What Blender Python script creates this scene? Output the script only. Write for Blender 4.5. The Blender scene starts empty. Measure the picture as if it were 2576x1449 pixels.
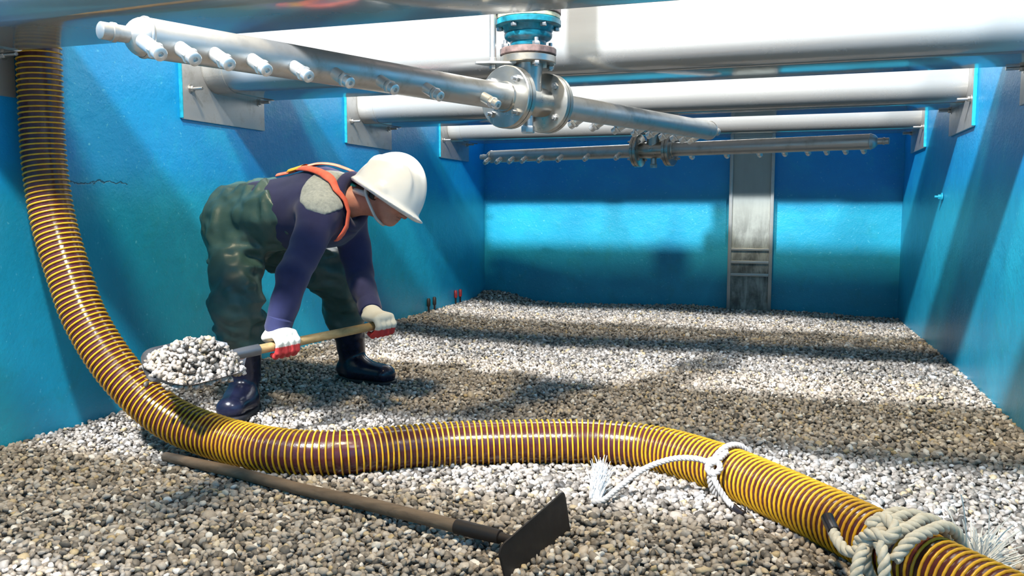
import bpy, bmesh, math, random
import numpy as np
from mathutils import Vector, Matrix

random.seed(7)
rng = np.random.default_rng(7)
SC = bpy.context.scene
COL = SC.collection

# ------------------------------------------------------------------ camera, world, lights, exposure
H_CAM = 0.81
PITCH, YAW = 0.0945, 0.3134
cam_d = bpy.data.cameras.new('camera')
cam_d.sensor_width = 36.0
cam_d.lens = 2099.0 / 2576.0 * 36.0
cam_d.clip_start = 0.02
cam = bpy.data.objects.new('camera', cam_d)
cam.location = (0, 0, H_CAM)
cam.rotation_euler = (math.pi / 2 - PITCH, 0, YAW)
COL.objects.link(cam)
SC.camera = cam

SC.view_settings.view_transform = 'Standard'
SC.view_settings.look = 'None'
SC.view_settings.gamma = 1.0
SC.view_settings.use_curve_mapping = False
SC.view_settings.exposure = 0.0

world = bpy.data.worlds.new('hall')
SC.world = world
world.use_nodes = True
bg = world.node_tree.nodes['Background']
bg.inputs[0].default_value = (0.95, 0.93, 0.88, 1)
bg.inputs[1].default_value = 0.22


def lamp(name, loc, power, radius, color):
    d = bpy.data.lights.new(name, 'POINT')
    d.energy = power
    d.shadow_soft_size = radius
    d.color = color
    o = bpy.data.objects.new(name, d)
    o.location = loc
    COL.objects.link(o)
    return o


lamp('hall_lamp', (-2.55, -2.2, 6.4), 7400, 0.22, (0.94, 0.97, 1.0))
lamp('hall_lamp', (2.2, -2.6, 6.4), 2600, 0.25, (0.94, 0.97, 1.0))
lamp('warm_work_lamp', (-0.6, 0.6, 5.0), 1300, 0.25, (1.0, 0.83, 0.56))

# ------------------------------------------------------------------ dimensions
XL, XR, YB, YF = -2.4963, 0.85, 6.92, -1.6
Y1, DY, ZB, ZT = 3.0485, 1.431, 1.198, 1.335


# ------------------------------------------------------------------ material helpers
def new_mat(name):
    m = bpy.data.materials.new(name)
    m.use_nodes = True
    nt = m.node_tree
    return m, nt, nt.nodes['Principled BSDF']


def N(nt, typ, **kw):
    n = nt.nodes.new(typ)
    for k, v in kw.items():
        if k.startswith('i_'):
            n.inputs[k[2:].replace('_', ' ')].default_value = v
        else:
            setattr(n, k, v)
    return n


def noise(nt, vec, scale, detail=4, rough=0.55, dist=0.0):
    n = N(nt, 'ShaderNodeTexNoise')
    n.inputs['Scale'].default_value = scale
    n.inputs['Detail'].default_value = detail
    n.inputs['Roughness'].default_value = rough
    n.inputs['Distortion'].default_value = dist
    nt.links.new(vec, n.inputs['Vector'])
    return n.outputs['Fac']


def ramp(nt, fac, stops, interp='LINEAR'):
    r = N(nt, 'ShaderNodeValToRGB')
    r.color_ramp.interpolation = interp
    el = r.color_ramp.elements
    while len(el) < len(stops):
        el.new(0.5)
    for e, (p, c) in zip(el, stops):
        e.position = p
        e.color = (*c, 1) if len(c) == 3 else c
    nt.links.new(fac, r.inputs[0])
    return r.outputs[0]


def mixc(nt, fac, a, b, mode='MIX'):
    n = N(nt, 'ShaderNodeMix', data_type='RGBA', blend_type=mode)
    for sock, v in ((n.inputs[0], fac), (n.inputs[6], a), (n.inputs[7], b)):
        if hasattr(v, 'links'):
            nt.links.new(v, sock)
        elif isinstance(v, (int, float)):
            sock.default_value = v
        else:
            sock.default_value = (*v, 1)
    return n.outputs[2]


def math_n(nt, op, a, b=None, c=None):
    n = N(nt, 'ShaderNodeMath', operation=op)
    for i, v in enumerate((a, b, c)):
        if v is None:
            continue
        if hasattr(v, 'links'):
            nt.links.new(v, n.inputs[i])
        else:
            n.inputs[i].default_value = v
    return n.outputs[0]


def smooth(nt, v, lo, hi):
    n = N(nt, 'ShaderNodeMapRange', interpolation_type='SMOOTHSTEP')
    nt.links.new(v, n.inputs['Value'])
    n.inputs['From Min'].default_value = lo
    n.inputs['From Max'].default_value = hi
    return n.outputs['Result']


def bump(nt, bsdf, h, strength, dist=0.01):
    b = N(nt, 'ShaderNodeBump')
    b.inputs['Strength'].default_value = strength
    b.inputs['Distance'].default_value = dist
    nt.links.new(h, b.inputs['Height'])
    nt.links.new(b.outputs[0], bsdf.inputs['Normal'])


def pos(nt):
    return N(nt, 'ShaderNodeNewGeometry').outputs['Position']


def objco(nt):
    return N(nt, 'ShaderNodeTexCoord').outputs['Object']


def simple(name, color, rough=0.5, metal=0.0, var=0.15, scale=30, bstr=0.0, spec=0.5, coat=0.0):
    m, nt, b = new_mat(name)
    v = objco(nt)
    n = noise(nt, v, scale)
    dark = tuple(c * (1 - var * 1.6) for c in color)
    lite = tuple(min(1, c * (1 + var)) for c in color)
    c = ramp(nt, n, [(0.3, dark), (0.7, lite)])
    nt.links.new(c, b.inputs['Base Color'])
    b.inputs['Roughness'].default_value = rough
    b.inputs['Metallic'].default_value = metal
    b.inputs['Specular IOR Level'].default_value = spec
    b.inputs['Coat Weight'].default_value = coat
    if bstr:
        bump(nt, b, n, bstr, 0.004)
    return m


# ------------------------------------------------------------------ materials
def mat_wall():
    m, nt, b = new_mat('blue_tank_paint')
    p = pos(nt)
    sep = N(nt, 'ShaderNodeSeparateXYZ')
    nt.links.new(p, sep.inputs[0])
    z = sep.outputs[2]
    n_big = noise(nt, p, 1.6, 5, 0.6)
    n_mid = noise(nt, p, 9, 6, 0.65)
    n_fine = noise(nt, p, 90, 3, 0.6)
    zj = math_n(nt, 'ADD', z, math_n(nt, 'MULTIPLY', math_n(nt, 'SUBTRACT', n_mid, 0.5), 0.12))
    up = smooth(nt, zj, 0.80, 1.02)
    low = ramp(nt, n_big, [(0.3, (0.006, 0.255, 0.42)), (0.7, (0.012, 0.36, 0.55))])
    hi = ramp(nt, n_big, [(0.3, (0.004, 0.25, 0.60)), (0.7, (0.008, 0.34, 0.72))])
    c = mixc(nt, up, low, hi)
    # damp greenish algae film on the lowest part, pale scuffs and specks
    film = math_n(nt, 'MULTIPLY', smooth(nt, n_mid, 0.5, 0.72), math_n(nt, 'SUBTRACT', 1.0, up))
    c = mixc(nt, math_n(nt, 'MULTIPLY', film, 0.35), c, (0.012, 0.25, 0.29))
    patch = smooth(nt, noise(nt, p, 3.2, 7, 0.7, 0.6), 0.50, 0.66)
    c = mixc(nt, math_n(nt, 'MULTIPLY', patch, 0.30), c, (0.015, 0.42, 0.62))
    speck = smooth(nt, noise(nt, p, 55, 2, 0.5), 0.68, 0.74)
    c = mixc(nt, math_n(nt, 'MULTIPLY', speck, 0.35), c, (0.16, 0.62, 0.78))
    # hairline crack in the paint near the waterline of the left wall
    x, y = sep.outputs[0], sep.outputs[1]
    cz = math_n(nt, 'ABSOLUTE', math_n(nt, 'SUBTRACT', z, math_n(nt, 'ADD', 0.865, math_n(nt, 'MULTIPLY', n_mid, 0.09))))
    line = math_n(nt, 'SUBTRACT', 1.0, smooth(nt, cz, 0.0012, 0.004))
    ym = math_n(nt, 'MULTIPLY', math_n(nt, 'GREATER_THAN', y, 2.42), math_n(nt, 'LESS_THAN', y, 2.72))
    xm = math_n(nt, 'LESS_THAN', x, -2.3)
    crack = math_n(nt, 'MULTIPLY', line, math_n(nt, 'MULTIPLY', ym, xm))
    c = mixc(nt, math_n(nt, 'MULTIPLY', crack, 0.8), c, (0.006, 0.04, 0.06))
    nt.links.new(c, b.inputs['Base Color'])
    b.inputs['Roughness'].default_value = 0.38
    hsum = math_n(nt, 'ADD', math_n(nt, 'MULTIPLY', n_mid, 1.0), math_n(nt, 'MULTIPLY', n_fine, 0.25))
    hsum = math_n(nt, 'SUBTRACT', hsum, crack)
    bump(nt, b, hsum, 0.42, 0.012)
    return m


def mat_trough():
    m, nt, b = new_mat('stainless_trough_sheet')
    p = pos(nt)
    mp = N(nt, 'ShaderNodeMapping')
    mp.inputs['Scale'].default_value = (1.2, 1, 14)
    nt.links.new(p, mp.inputs[0])
    n1 = noise(nt, mp.outputs[0], 1.0, 6, 0.6, 0.4)
    n2 = noise(nt, p, 3.0, 5, 0.65)
    n3 = noise(nt, p, 9, 4, 0.6)
    c = ramp(nt, n1, [(0.25, (0.54, 0.55, 0.55)), (0.75, (0.62, 0.63, 0.63))])
    st = math_n(nt, 'MULTIPLY', smooth(nt, n2, 0.56, 0.75), smooth(nt, n3, 0.45, 0.75))
    c = mixc(nt, math_n(nt, 'MULTIPLY', st, 0.22), c, (0.42, 0.39, 0.37))
    # grime and underside shade, both painted as a darker rounded lower edge
    sep = N(nt, 'ShaderNodeSeparateXYZ')
    nt.links.new(p, sep.inputs[0])
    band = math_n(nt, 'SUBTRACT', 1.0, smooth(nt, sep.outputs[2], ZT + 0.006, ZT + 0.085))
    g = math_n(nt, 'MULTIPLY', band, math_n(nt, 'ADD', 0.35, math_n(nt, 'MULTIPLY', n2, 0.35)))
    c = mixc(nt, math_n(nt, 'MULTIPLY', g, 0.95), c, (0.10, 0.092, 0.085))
    nt.links.new(c, b.inputs['Base Color'])
    b.inputs['Metallic'].default_value = 0.42
    r = ramp(nt, n3, [(0.3, (0.20,) * 3), (0.8, (0.34,) * 3)])
    under = math_n(nt, 'SUBTRACT', 1.0, smooth(nt, sep.outputs[2], ZT + 0.004, ZT + 0.03))
    r = mixc(nt, under, r, (0.10, 0.10, 0.10))
    nt.links.new(r, b.inputs['Roughness'])
    bump(nt, b, n2, 0.08, 0.01)
    return m


def mat_steel(name, base=(0.56, 0.56, 0.55), rough=0.3, metal=0.9, tint=(0.24, 0.22, 0.19)):
    m, nt, b = new_mat(name)
    p = pos(nt)
    n1 = noise(nt, p, 14, 5, 0.65)
    n2 = noise(nt, p, 160, 3, 0.5)
    c = mixc(nt, math_n(nt, 'MULTIPLY', smooth(nt, n1, 0.48, 0.8), 0.6), base, tint)
    nt.links.new(c, b.inputs['Base Color'])
    b.inputs['Metallic'].default_value = metal
    r = ramp(nt, n1, [(0.3, (rough,) * 3), (0.75, (min(1, rough + 0.2),) * 3)])
    nt.links.new(r, b.inputs['Roughness'])
    bump(nt, b, n2, 0.06, 0.002)
    return m


PEB_STOPS = [(0.0, (0.07, 0.062, 0.055)), (0.10, (0.16, 0.14, 0.12)), (0.26, (0.26, 0.225, 0.19)), (0.44, (0.36, 0.31, 0.265)),
             (0.58, (0.43, 0.375, 0.325)), (0.70, (0.38, 0.355, 0.335)), (0.82, (0.53, 0.475, 0.43)), (0.91, (0.47, 0.36, 0.20)),
             (0.955, (0.70, 0.67, 0.64)), (1.0, (0.80, 0.78, 0.76))]


def mat_pebble(name, per_object):
    m, nt, b = new_mat(name)
    if per_object:
        f = N(nt, 'ShaderNodeObjectInfo').outputs['Random']
    else:
        a = N(nt, 'ShaderNodeAttribute')
        a.attribute_name = 'tone'
        f = a.outputs['Fac']
    c = ramp(nt, f, PEB_STOPS)
    p = pos(nt)
    n = noise(nt, p, 260, 3, 0.6)
    c = mixc(nt, 0.35, c, ramp(nt, n, [(0.3, (0.45, 0.44, 0.42)), (0.7, (1, 1, 1))]), 'MULTIPLY')
    nt.links.new(c, b.inputs['Base Color'])
    b.inputs['Roughness'].default_value = 0.55
    bump(nt, b, n, 0.25, 0.002)
    return m


def mat_hose_tube():
    m, nt, b = new_mat('maroon_hose_wall')
    p = pos(nt)
    n = noise(nt, p, 40, 4, 0.6)
    nt.links.new(ramp(nt, n, [(0.3, (0.050, 0.010, 0.012)), (0.75, (0.085, 0.022, 0.026))]), b.inputs['Base Color'])
    b.inputs['Roughness'].default_value = 0.22
    bump(nt, b, noise(nt, p, 120, 3), 0.15, 0.003)
    return m


def mat_rib():
    m, nt, b = new_mat('yellow_hose_spiral')
    p = pos(nt)
    n = noise(nt, p, 22, 4, 0.6)
    c = ramp(nt, n, [(0.3, (0.52, 0.25, 0.012)), (0.7, (0.72, 0.42, 0.02))])
    d = smooth(nt, noise(nt, p, 70, 4, 0.7), 0.58, 0.75)
    c = mixc(nt, math_n(nt, 'MULTIPLY', d, 0.5), c, (0.30, 0.13, 0.03))
    nt.links.new(c, b.inputs['Base Color'])
    b.inputs['Roughness'].default_value = 0.32
    return m


def mat_wood(name, a, bcol, stretch, scale=1.0):
    m, nt, b = new_mat(name)
    v = objco(nt)
    mp = N(nt, 'ShaderNodeMapping')
    mp.inputs['Scale'].default_value = stretch
    nt.links.new(v, mp.inputs[0])
    n = noise(nt, mp.outputs[0], scale, 6, 0.65, 0.6)
    nt.links.new(ramp(nt, n, [(0.3, a), (0.72, bcol)]), b.inputs['Base Color'])
    b.inputs['Roughness'].default_value = 0.62
    bump(nt, b, n, 0.3, 0.003)
    return m


def mat_column():
    m, nt, b = new_mat('stained_column_steel')
    p = pos(nt)
    mp = N(nt, 'ShaderNodeMapping')
    mp.inputs['Scale'].default_value = (14, 1, 3.0)
    nt.links.new(p, mp.inputs[0])
    n1 = noise(nt, mp.outputs[0], 1.0, 6, 0.7, 0.5)
    n2 = noise(nt, p, 7, 5, 0.6)
    sep = N(nt, 'ShaderNodeSeparateXYZ')
    nt.links.new(p, sep.inputs[0])
    lowz = math_n(nt, 'SUBTRACT', 1.0, smooth(nt, sep.outputs[2], 0.35, 0.98))
    s = smooth(nt, math_n(nt, 'ADD', math_n(nt, 'MULTIPLY', n1, 0.6), math_n(nt, 'MULTIPLY', n2, 0.4)), 0.38, 0.62)
    s = math_n(nt, 'MULTIPLY', s, math_n(nt, 'ADD', 0.10, math_n(nt, 'MULTIPLY', lowz, 0.85)))
    c = mixc(nt, s, (0.36, 0.39, 0.365), (0.060, 0.065, 0.06))
    nt.links.new(c, b.inputs['Base Color'])
    b.inputs['Roughness'].default_value = 0.45
    b.inputs['Metallic'].default_value = 0.25
    bump(nt, b, n2, 0.1, 0.004)
    return m


def mat_cloth(name, ca, cb, rough=0.8, scale=5, weave=500, sheen=0.0, spec=0.3):
    m, nt, b = new_mat(name)
    p = pos(nt)
    n = noise(nt, p, scale, 4, 0.6)
    c = ramp(nt, n, [(0.3, ca), (0.7, cb)])
    nt.links.new(c, b.inputs['Base Color'])
    b.inputs['Roughness'].default_value = rough
    b.inputs['Specular IOR Level'].default_value = spec
    b.inputs['Sheen Weight'].default_value = sheen
    bump(nt, b, noise(nt, p, weave, 2), 0.2, 0.002)
    return m


def mat_glove():
    m, nt, b = new_mat('knit_glove_red_palm')
    a = N(nt, 'ShaderNodeAttribute')
    a.attribute_name = 'palm'
    p = pos(nt)
    n = noise(nt, p, 200, 3)
    f = smooth(nt, math_n(nt, 'ADD', a.outputs['Fac'], math_n(nt, 'MULTIPLY', math_n(nt, 'SUBTRACT', n, 0.5), 0.3)), 0.4, 0.6)
    c = mixc(nt, f, (0.66, 0.64, 0.56), (0.50, 0.035, 0.035))
    nt.links.new(c, b.inputs['Base Color'])
    b.inputs['Roughness'].default_value = 0.75
    bump(nt, b, n, 0.3, 0.002)
    return m


M = dict(
    wall=mat_wall(),
    trough=mat_trough(),
    plate=mat_steel('brushed_plate_steel', (0.55, 0.55, 0.55), 0.33, 0.7),
    pipe=mat_steel('sprayer_pipe_steel', (0.50, 0.50, 0.49), 0.33, 0.8, (0.24, 0.20, 0.15)),
    flange=mat_steel('flange_steel', (0.44, 0.43, 0.40), 0.24, 0.92, (0.34, 0.29, 0.2)),
    nozzle=mat_steel('nozzle_steel', (0.74, 0.74, 0.73), 0.28, 0.7, (0.42, 0.40, 0.38)),
    bolt=mat_steel('bolt_steel', (0.5, 0.5, 0.5), 0.3, 0.9),
    gasket=simple('dark_gasket', (0.015, 0.017, 0.02), 0.6),
    rustflange=simple('rusty_painted_flange', (0.22, 0.15, 0.14), 0.45, 0.3, 0.35, 40, 0.2),
    bluepaint=simple('blue_painted_casting', (0.012, 0.21, 0.30), 0.3, 0.0, 0.45, 22, 0.25),
    creamflange=simple('chipped_cream_flange', (0.40, 0.42, 0.30), 0.5, 0.0, 0.45, 30, 0.2),
    sealant=simple('cyan_sealant', (0.02, 0.42, 0.60), 0.4, 0, 0.2, 40),
    bed=simple('gravel_underlayer', (0.12, 0.105, 0.09), 0.9, 0, 0.4, 90, 0.5),
    peb=mat_pebble('gravel_pebbles', False),
    peb1=mat_pebble('loose_pebble', True),
    tube=mat_hose_tube(),
    rib=mat_rib(),
    rope=mat_cloth('grey_rope', (0.40, 0.37, 0.35), (0.58, 0.55, 0.53), 0.85, 60, 700),
    rope2=mat_cloth('cream_rope', (0.46, 0.43, 0.36), (0.64, 0.61, 0.54), 0.85, 60, 700),
    fray=mat_cloth('frayed_fibres', (0.75, 0.77, 0.79), (0.85, 0.86, 0.88), 0.8, 60, 700),
    tape=simple('black_tape', (0.012, 0.010, 0.014), 0.35, 0, 0.2, 60),
    woodold=mat_wood('weathered_grey_wood', (0.085, 0.058, 0.038), (0.19, 0.135, 0.092), (5, 60, 60)),
    woodnew=mat_wood('yellow_ash_wood', (0.30, 0.19, 0.075), (0.48, 0.33, 0.15), (40, 8, 60)),
    hoe=mat_steel('dark_rusty_iron', (0.022, 0.018, 0.017), 0.48, 0.4, (0.045, 0.024, 0.016)),
    shovel=mat_steel('worn_shovel_steel', (0.16, 0.17, 0.19), 0.4, 0.8, (0.12, 0.09, 0.07)),
    column=mat_column(),
    rail=mat_steel('column_rail_steel', (0.42, 0.43, 0.42), 0.3, 0.7),
    jacket=mat_cloth('navy_work_jacket', (0.017, 0.019, 0.068), (0.034, 0.038, 0.118), 0.85, 6, 600, 0.15),
    collar=mat_cloth('navy_collar', (0.018, 0.020, 0.07), (0.035, 0.040, 0.12), 0.85, 6, 600, 0.15),
    panel=mat_cloth('grey_marl_fleece', (0.26, 0.29, 0.29), (0.40, 0.43, 0.42), 0.95, 90, 900, 0.3),
    wader=mat_cloth('green_rubber_waders', (0.026, 0.066, 0.062), (0.060, 0.122, 0.112), 0.42, 7, 300, 0.0, 0.5),
    boot=simple('navy_rubber_boot', (0.012, 0.014, 0.035), 0.24, 0, 0.3, 18, 0.05),
    sole=simple('black_boot_sole', (0.010, 0.010, 0.014), 0.6, 0, 0.2, 40),
    skin=mat_cloth('skin', (0.36, 0.15, 0.10), (0.52, 0.25, 0.19), 0.5, 14, 400),
    hair=simple('dark_hair', (0.012, 0.010, 0.010), 0.6, 0, 0.3, 60, 0.3),
    eye=simple('eye_dark', (0.03, 0.02, 0.02), 0.15, 0, 0.1, 20),
    helmet=simple('white_helmet_plastic', (0.82, 0.83, 0.84), 0.28, 0, 0.04, 8),
    helmetgrey=simple('grey_helmet_fitting', (0.45, 0.48, 0.50), 0.4, 0, 0.1, 30),
    headband=simple('green_headband', (0.03, 0.40, 0.36), 0.5, 0, 0.2, 30),
    strap=mat_cloth('orange_webbing', (0.72, 0.12, 0.07), (0.88, 0.20, 0.13), 0.7, 30, 800),
    buckle=simple('yellow_strap_pad', (0.72, 0.30, 0.02), 0.5, 0, 0.15, 40),
    glove=mat_glove(),
    peg=simple('red_marker_tape', (0.30, 0.02, 0.02), 0.5, 0, 0.2, 40),
)

# ------------------------------------------------------------------ geometry helpers


def link(name, verts, faces, mat, parent=None, smooth=True, loc=None):
    me = bpy.data.meshes.new(name)
    if isinstance(verts, np.ndarray):
        verts = verts.tolist()
    if isinstance(faces, np.ndarray):
        faces = faces.tolist()
    me.from_pydata(verts, [], faces)
    me.polygons.foreach_set('use_smooth', [smooth] * len(me.polygons))
    if mat:
        me.materials.append(mat)
    me.update()
    o = bpy.data.objects.new(name, me)
    COL.objects.link(o)
    if parent:
        o.parent = parent
    return o


def sharp(o, ang=40):
    me = o.data
    bm = bmesh.new()
    bm.from_mesh(me)
    lim = math.radians(ang)
    for e in bm.edges:
        if len(e.link_faces) == 2 and e.calc_face_angle(0) > lim:
            e.smooth = False
    bm.to_mesh(me)
    bm.free()
    return o


def tag(o, label=None, cat=None, group=None, kind=None):
    if label:
        o['label'] = label
    if cat:
        o['category'] = cat
    if group:
        o['group'] = group
    if kind:
        o['kind'] = kind
    return o


def empty(name, loc, label=None, cat=None, group=None):
    o = bpy.data.objects.new(name, None)
    o.location = loc
    o.empty_display_size = 0.1
    COL.objects.link(o)
    return tag(o, label, cat, group)


class MB:
    """collects shapes in local coordinates and links them as ONE mesh object"""

    def __init__(s):
        s.v, s.f = [], []

    def add(s, v, f):
        n = len(s.v)
        s.v += [tuple(map(float, q)) for q in v]
        s.f += [tuple(int(i) + n for i in q) for q in f]
        return s

    def box(s, lo, hi, bev=0.0, rot=None, org=(0, 0, 0)):
        bm = bmesh.new()
        bmesh.ops.create_cube(bm, size=1)
        c = [(a + b) / 2 for a, b in zip(lo, hi)]
        d = [abs(b - a) for a, b in zip(lo, hi)]
        for v in bm.verts:
            v.co = Vector((v.co.x * d[0] + c[0], v.co.y * d[1] + c[1], v.co.z * d[2] + c[2]))
        if bev:
            bmesh.ops.bevel(bm, geom=bm.edges[:], offset=min(bev, min(d) * 0.45), segments=2, affect='EDGES', profile=0.6)
        bm.verts.index_update()
        vs = [v.co.copy() for v in bm.verts]
        if rot is not None:
            o = Vector(org)
            vs = [rot @ v + o for v in vs]
        fs = [[v.index for v in f.verts] for f in bm.faces]
        bm.free()
        return s.add(vs, fs)

    def lathe(s, a, axis, prof, seg=32, caps=True):
        """prof: (distance along axis, radius) pairs from point a"""
        a = np.array(a, float)
        t = np.array(axis, float)
        t /= np.linalg.norm(t)
        u = np.cross(t, (0, 0, 1) if abs(t[2]) < 0.9 else (1, 0, 0))
        u /= np.linalg.norm(u)
        w = np.cross(t, u)
        vs, fs = [], []
        for d, r in prof:
            for k in range(seg):
                an = 2 * math.pi * k / seg
                vs.append(a + t * d + r * (math.cos(an) * u + math.sin(an) * w))
        for i in range(len(prof) - 1):
            for k in range(seg):
                k2 = (k + 1) % seg
                fs.append((i * seg + k, i * seg + k2, (i + 1) * seg + k2, (i + 1) * seg + k))
        if caps:
            fs.append(tuple(range(seg))[::-1])
            fs.append(tuple((len(prof) - 1) * seg + k for k in range(seg)))
        return s.add(vs, fs)

    def cyl(s, a, b, r, seg=24, bev=0.0):
        a, b = np.array(a, float), np.array(b, float)
        L = np.linalg.norm(b - a)
        if bev:
            prof = [(0, r - bev), (bev, r), (L - bev, r), (L, r - bev)]
        else:
            prof = [(0, r), (L, r)]
        return s.lathe(a, b - a, prof, seg)

    def sweep(s, pts, rad, seg=16, caps=True):
        v, f = sweep(pts, rad, seg, caps)
        return s.add(v, f)

    def build(s, name, mat, parent=None, smooth=True, ang=40):
        o = link(name, s.v, s.f, mat, parent, smooth)
        if smooth:
            sharp(o, ang)
        return o


def catmull(P, n=12):
    P = np.array(P, float)
    Q = np.vstack([2 * P[0] - P[1], P, 2 * P[-1] - P[-2]])
    out = []
    for i in range(1, len(Q) - 2):
        p0, p1, p2, p3 = Q[i - 1:i + 3]
        for t in np.linspace(0, 1, n, endpoint=False):
            out.append(0.5 * (2 * p1 + (p2 - p0) * t + (2 * p0 - 5 * p1 + 4 * p2 - p3) * t * t + (3 * p1 - p0 - 3 * p2 + p3) * t ** 3))
    out.append(P[-1])
    return np.array(out)


def resample(P, step=None, n=None):
    d = np.r_[0, np.cumsum(np.linalg.norm(np.diff(P, axis=0), axis=1))]
    if n is None:
        n = max(2, int(round(d[-1] / step)) + 1)
    s = np.linspace(0, d[-1], n)
    return np.stack([np.interp(s, d, P[:, k]) for k in range(3)], 1), d[-1]


def frames(P):
    T = np.gradient(P, axis=0)
    T /= np.linalg.norm(T, axis=1)[:, None]
    U = np.zeros_like(P)
    u = np.cross(T[0], (0, 0, 1) if abs(T[0][2]) < 0.9 else (1, 0, 0))
    u /= np.linalg.norm(u)
    for i in range(len(P)):
        u = u - T[i] * (u @ T[i])
        u /= np.linalg.norm(u)
        U[i] = u
    return T, U, np.cross(T, U)


def sweep(P, rad, seg=16, caps=True):
    P = np.asarray(P, float)
    n = len(P)
    T, U, W = frames(P)
    rad = np.broadcast_to(np.asarray(rad, float), (n,))
    an = np.linspace(0, 2 * math.pi, seg, endpoint=False)
    V = P[:, None, :] + rad[:, None, None] * (np.cos(an)[None, :, None] * U[:, None, :] + np.sin(an)[None, :, None] * W[:, None, :])
    i = np.arange(n - 1)[:, None]
    k = np.arange(seg)[None, :]
    k2 = (k + 1) % seg
    F = np.stack([i * seg + k, i * seg + k2, (i + 1) * seg + k2, (i + 1) * seg + k], -1).reshape(-1, 4).tolist()
    if caps:
        F.append(list(range(seg))[::-1])
        F.append([(n - 1) * seg + q for q in range(seg)])
    return V.reshape(-1, 3), F


def hexnut(mb, a, axis, r, h):
    return mb.lathe(a, axis, [(0, r * 0.95), (h * 0.12, r), (h * 0.88, r), (h, r * 0.93)], 6)


# ------------------------------------------------------------------ setting: tank shell
def ground(x, y):
    x, y = np.asarray(x, float), np.asarray(y, float)
    z = 0.006 * np.sin(2.1 * x + 0.6) * np.sin(1.7 * y) + 0.004 * np.sin(5.3 * x + 1.1 * y)
    z = z + 0.045 * np.exp(-(((x + 2.5) / 0.35) ** 2)) * smoothst(y, 2.6, 3.2)
    z = z + 0.05 * np.exp(-(((x + 2.35) / 0.25) ** 2 + ((y - 6.9) / 0.2) ** 2))
    z = z + 0.02 * np.exp(-(((x + 0.7) / 0.25) ** 2 + ((y - 6.9) / 0.2) ** 2))
    z = z - 0.02 * smoothst(x, 0.0, 0.85) * smoothst(y, 5.0, 6.9)
    return z


def smoothst(v, a, b):
    t = np.clip((v - a) / (b - a), 0, 1)
    return t * t * (3 - 2 * t)


def slab(name, lo, hi):
    o = MB().box(lo, hi).build(name, M['wall'], smooth=False)
    return tag(o, kind='structure')


ZTOP = 2.15
slab('wall_left', (XL - 0.25, YF, -0.3), (XL, YB, ZTOP))
slab('wall_right', (XR, YF, -0.3), (XR + 0.25, YB, ZTOP))
slab('wall_back', (XL - 0.25, YB, -0.3), (XR + 0.25, YB + 0.25, ZTOP))
slab('wall_front', (XL - 0.25, YF - 0.25, -0.3), (XR + 0.25, YF, ZTOP))

nx, ny = 70, 170
gx = np.linspace(XL - 0.02, XR + 0.02, nx)
gy = np.linspace(YF - 0.02, YB + 0.02, ny)
X, Yg = np.meshgrid(gx, gy, indexing='ij')
Z = ground(X, Yg) - 0.006
V = np.stack([X, Yg, Z], -1).reshape(-1, 3)
ii, jj = np.meshgrid(np.arange(nx - 1), np.arange(ny - 1), indexing='ij')
b0 = (ii * ny + jj).ravel()
FF = np.stack([b0, b0 + ny, b0 + ny + 1, b0 + 1], 1)
floor = tag(link('floor', V, FF, M['bed']), kind='structure')


# ------------------------------------------------------------------ gravel
def ico(sub):
    bm = bmesh.new()
    bmesh.ops.create_icosphere(bm, subdivisions=sub, radius=1)
    bm.verts.index_update()
    v = np.array([q.co[:] for q in bm.verts])
    f = np.array([[q.index for q in fc.verts] for fc in bm.faces])
    bm.free()
    return v, f


def pebble_shape(sub, r):
    v, f = ico(sub)
    v = v.copy()
    for _ in range(5):                      # flatten random sides so the stones look chipped and rounded
        d = r.normal(size=3)
        d /= np.linalg.norm(d)
        h = v @ d
        lim = r.uniform(0.55, 0.85)
        v -= np.outer(np.maximum(h - lim, 0) * 0.85, d)
    v += 0.07 * r.normal(size=v.shape)
    v *= np.array([r.uniform(1.0, 1.35), r.uniform(0.8, 1.0), r.uniform(0.6, 0.8)])
    return v, f


def rand_rot(n, r, tilt=0.6):
    a = r.uniform(0, 2 * math.pi, n)
    bx, by = r.normal(0, tilt, n), r.normal(0, tilt, n)
    ca, sa, cb, sb, cc, sc_ = np.cos(a), np.sin(a), np.cos(bx), np.sin(bx), np.cos(by), np.sin(by)
    Rz = np.zeros((n, 3, 3)); Rz[:, 0, 0] = ca; Rz[:, 0, 1] = -sa; Rz[:, 1, 0] = sa; Rz[:, 1, 1] = ca; Rz[:, 2, 2] = 1
    Rx = np.zeros((n, 3, 3)); Rx[:, 1, 1] = cb; Rx[:, 1, 2] = -sb; Rx[:, 2, 1] = sb; Rx[:, 2, 2] = cb; Rx[:, 0, 0] = 1
    Ry = np.zeros((n, 3, 3)); Ry[:, 0, 0] = cc; Ry[:, 0, 2] = sc_; Ry[:, 2, 0] = -sc_; Ry[:, 2, 2] = cc; Ry[:, 1, 1] = 1
    return Ry @ Rx @ Rz


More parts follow.
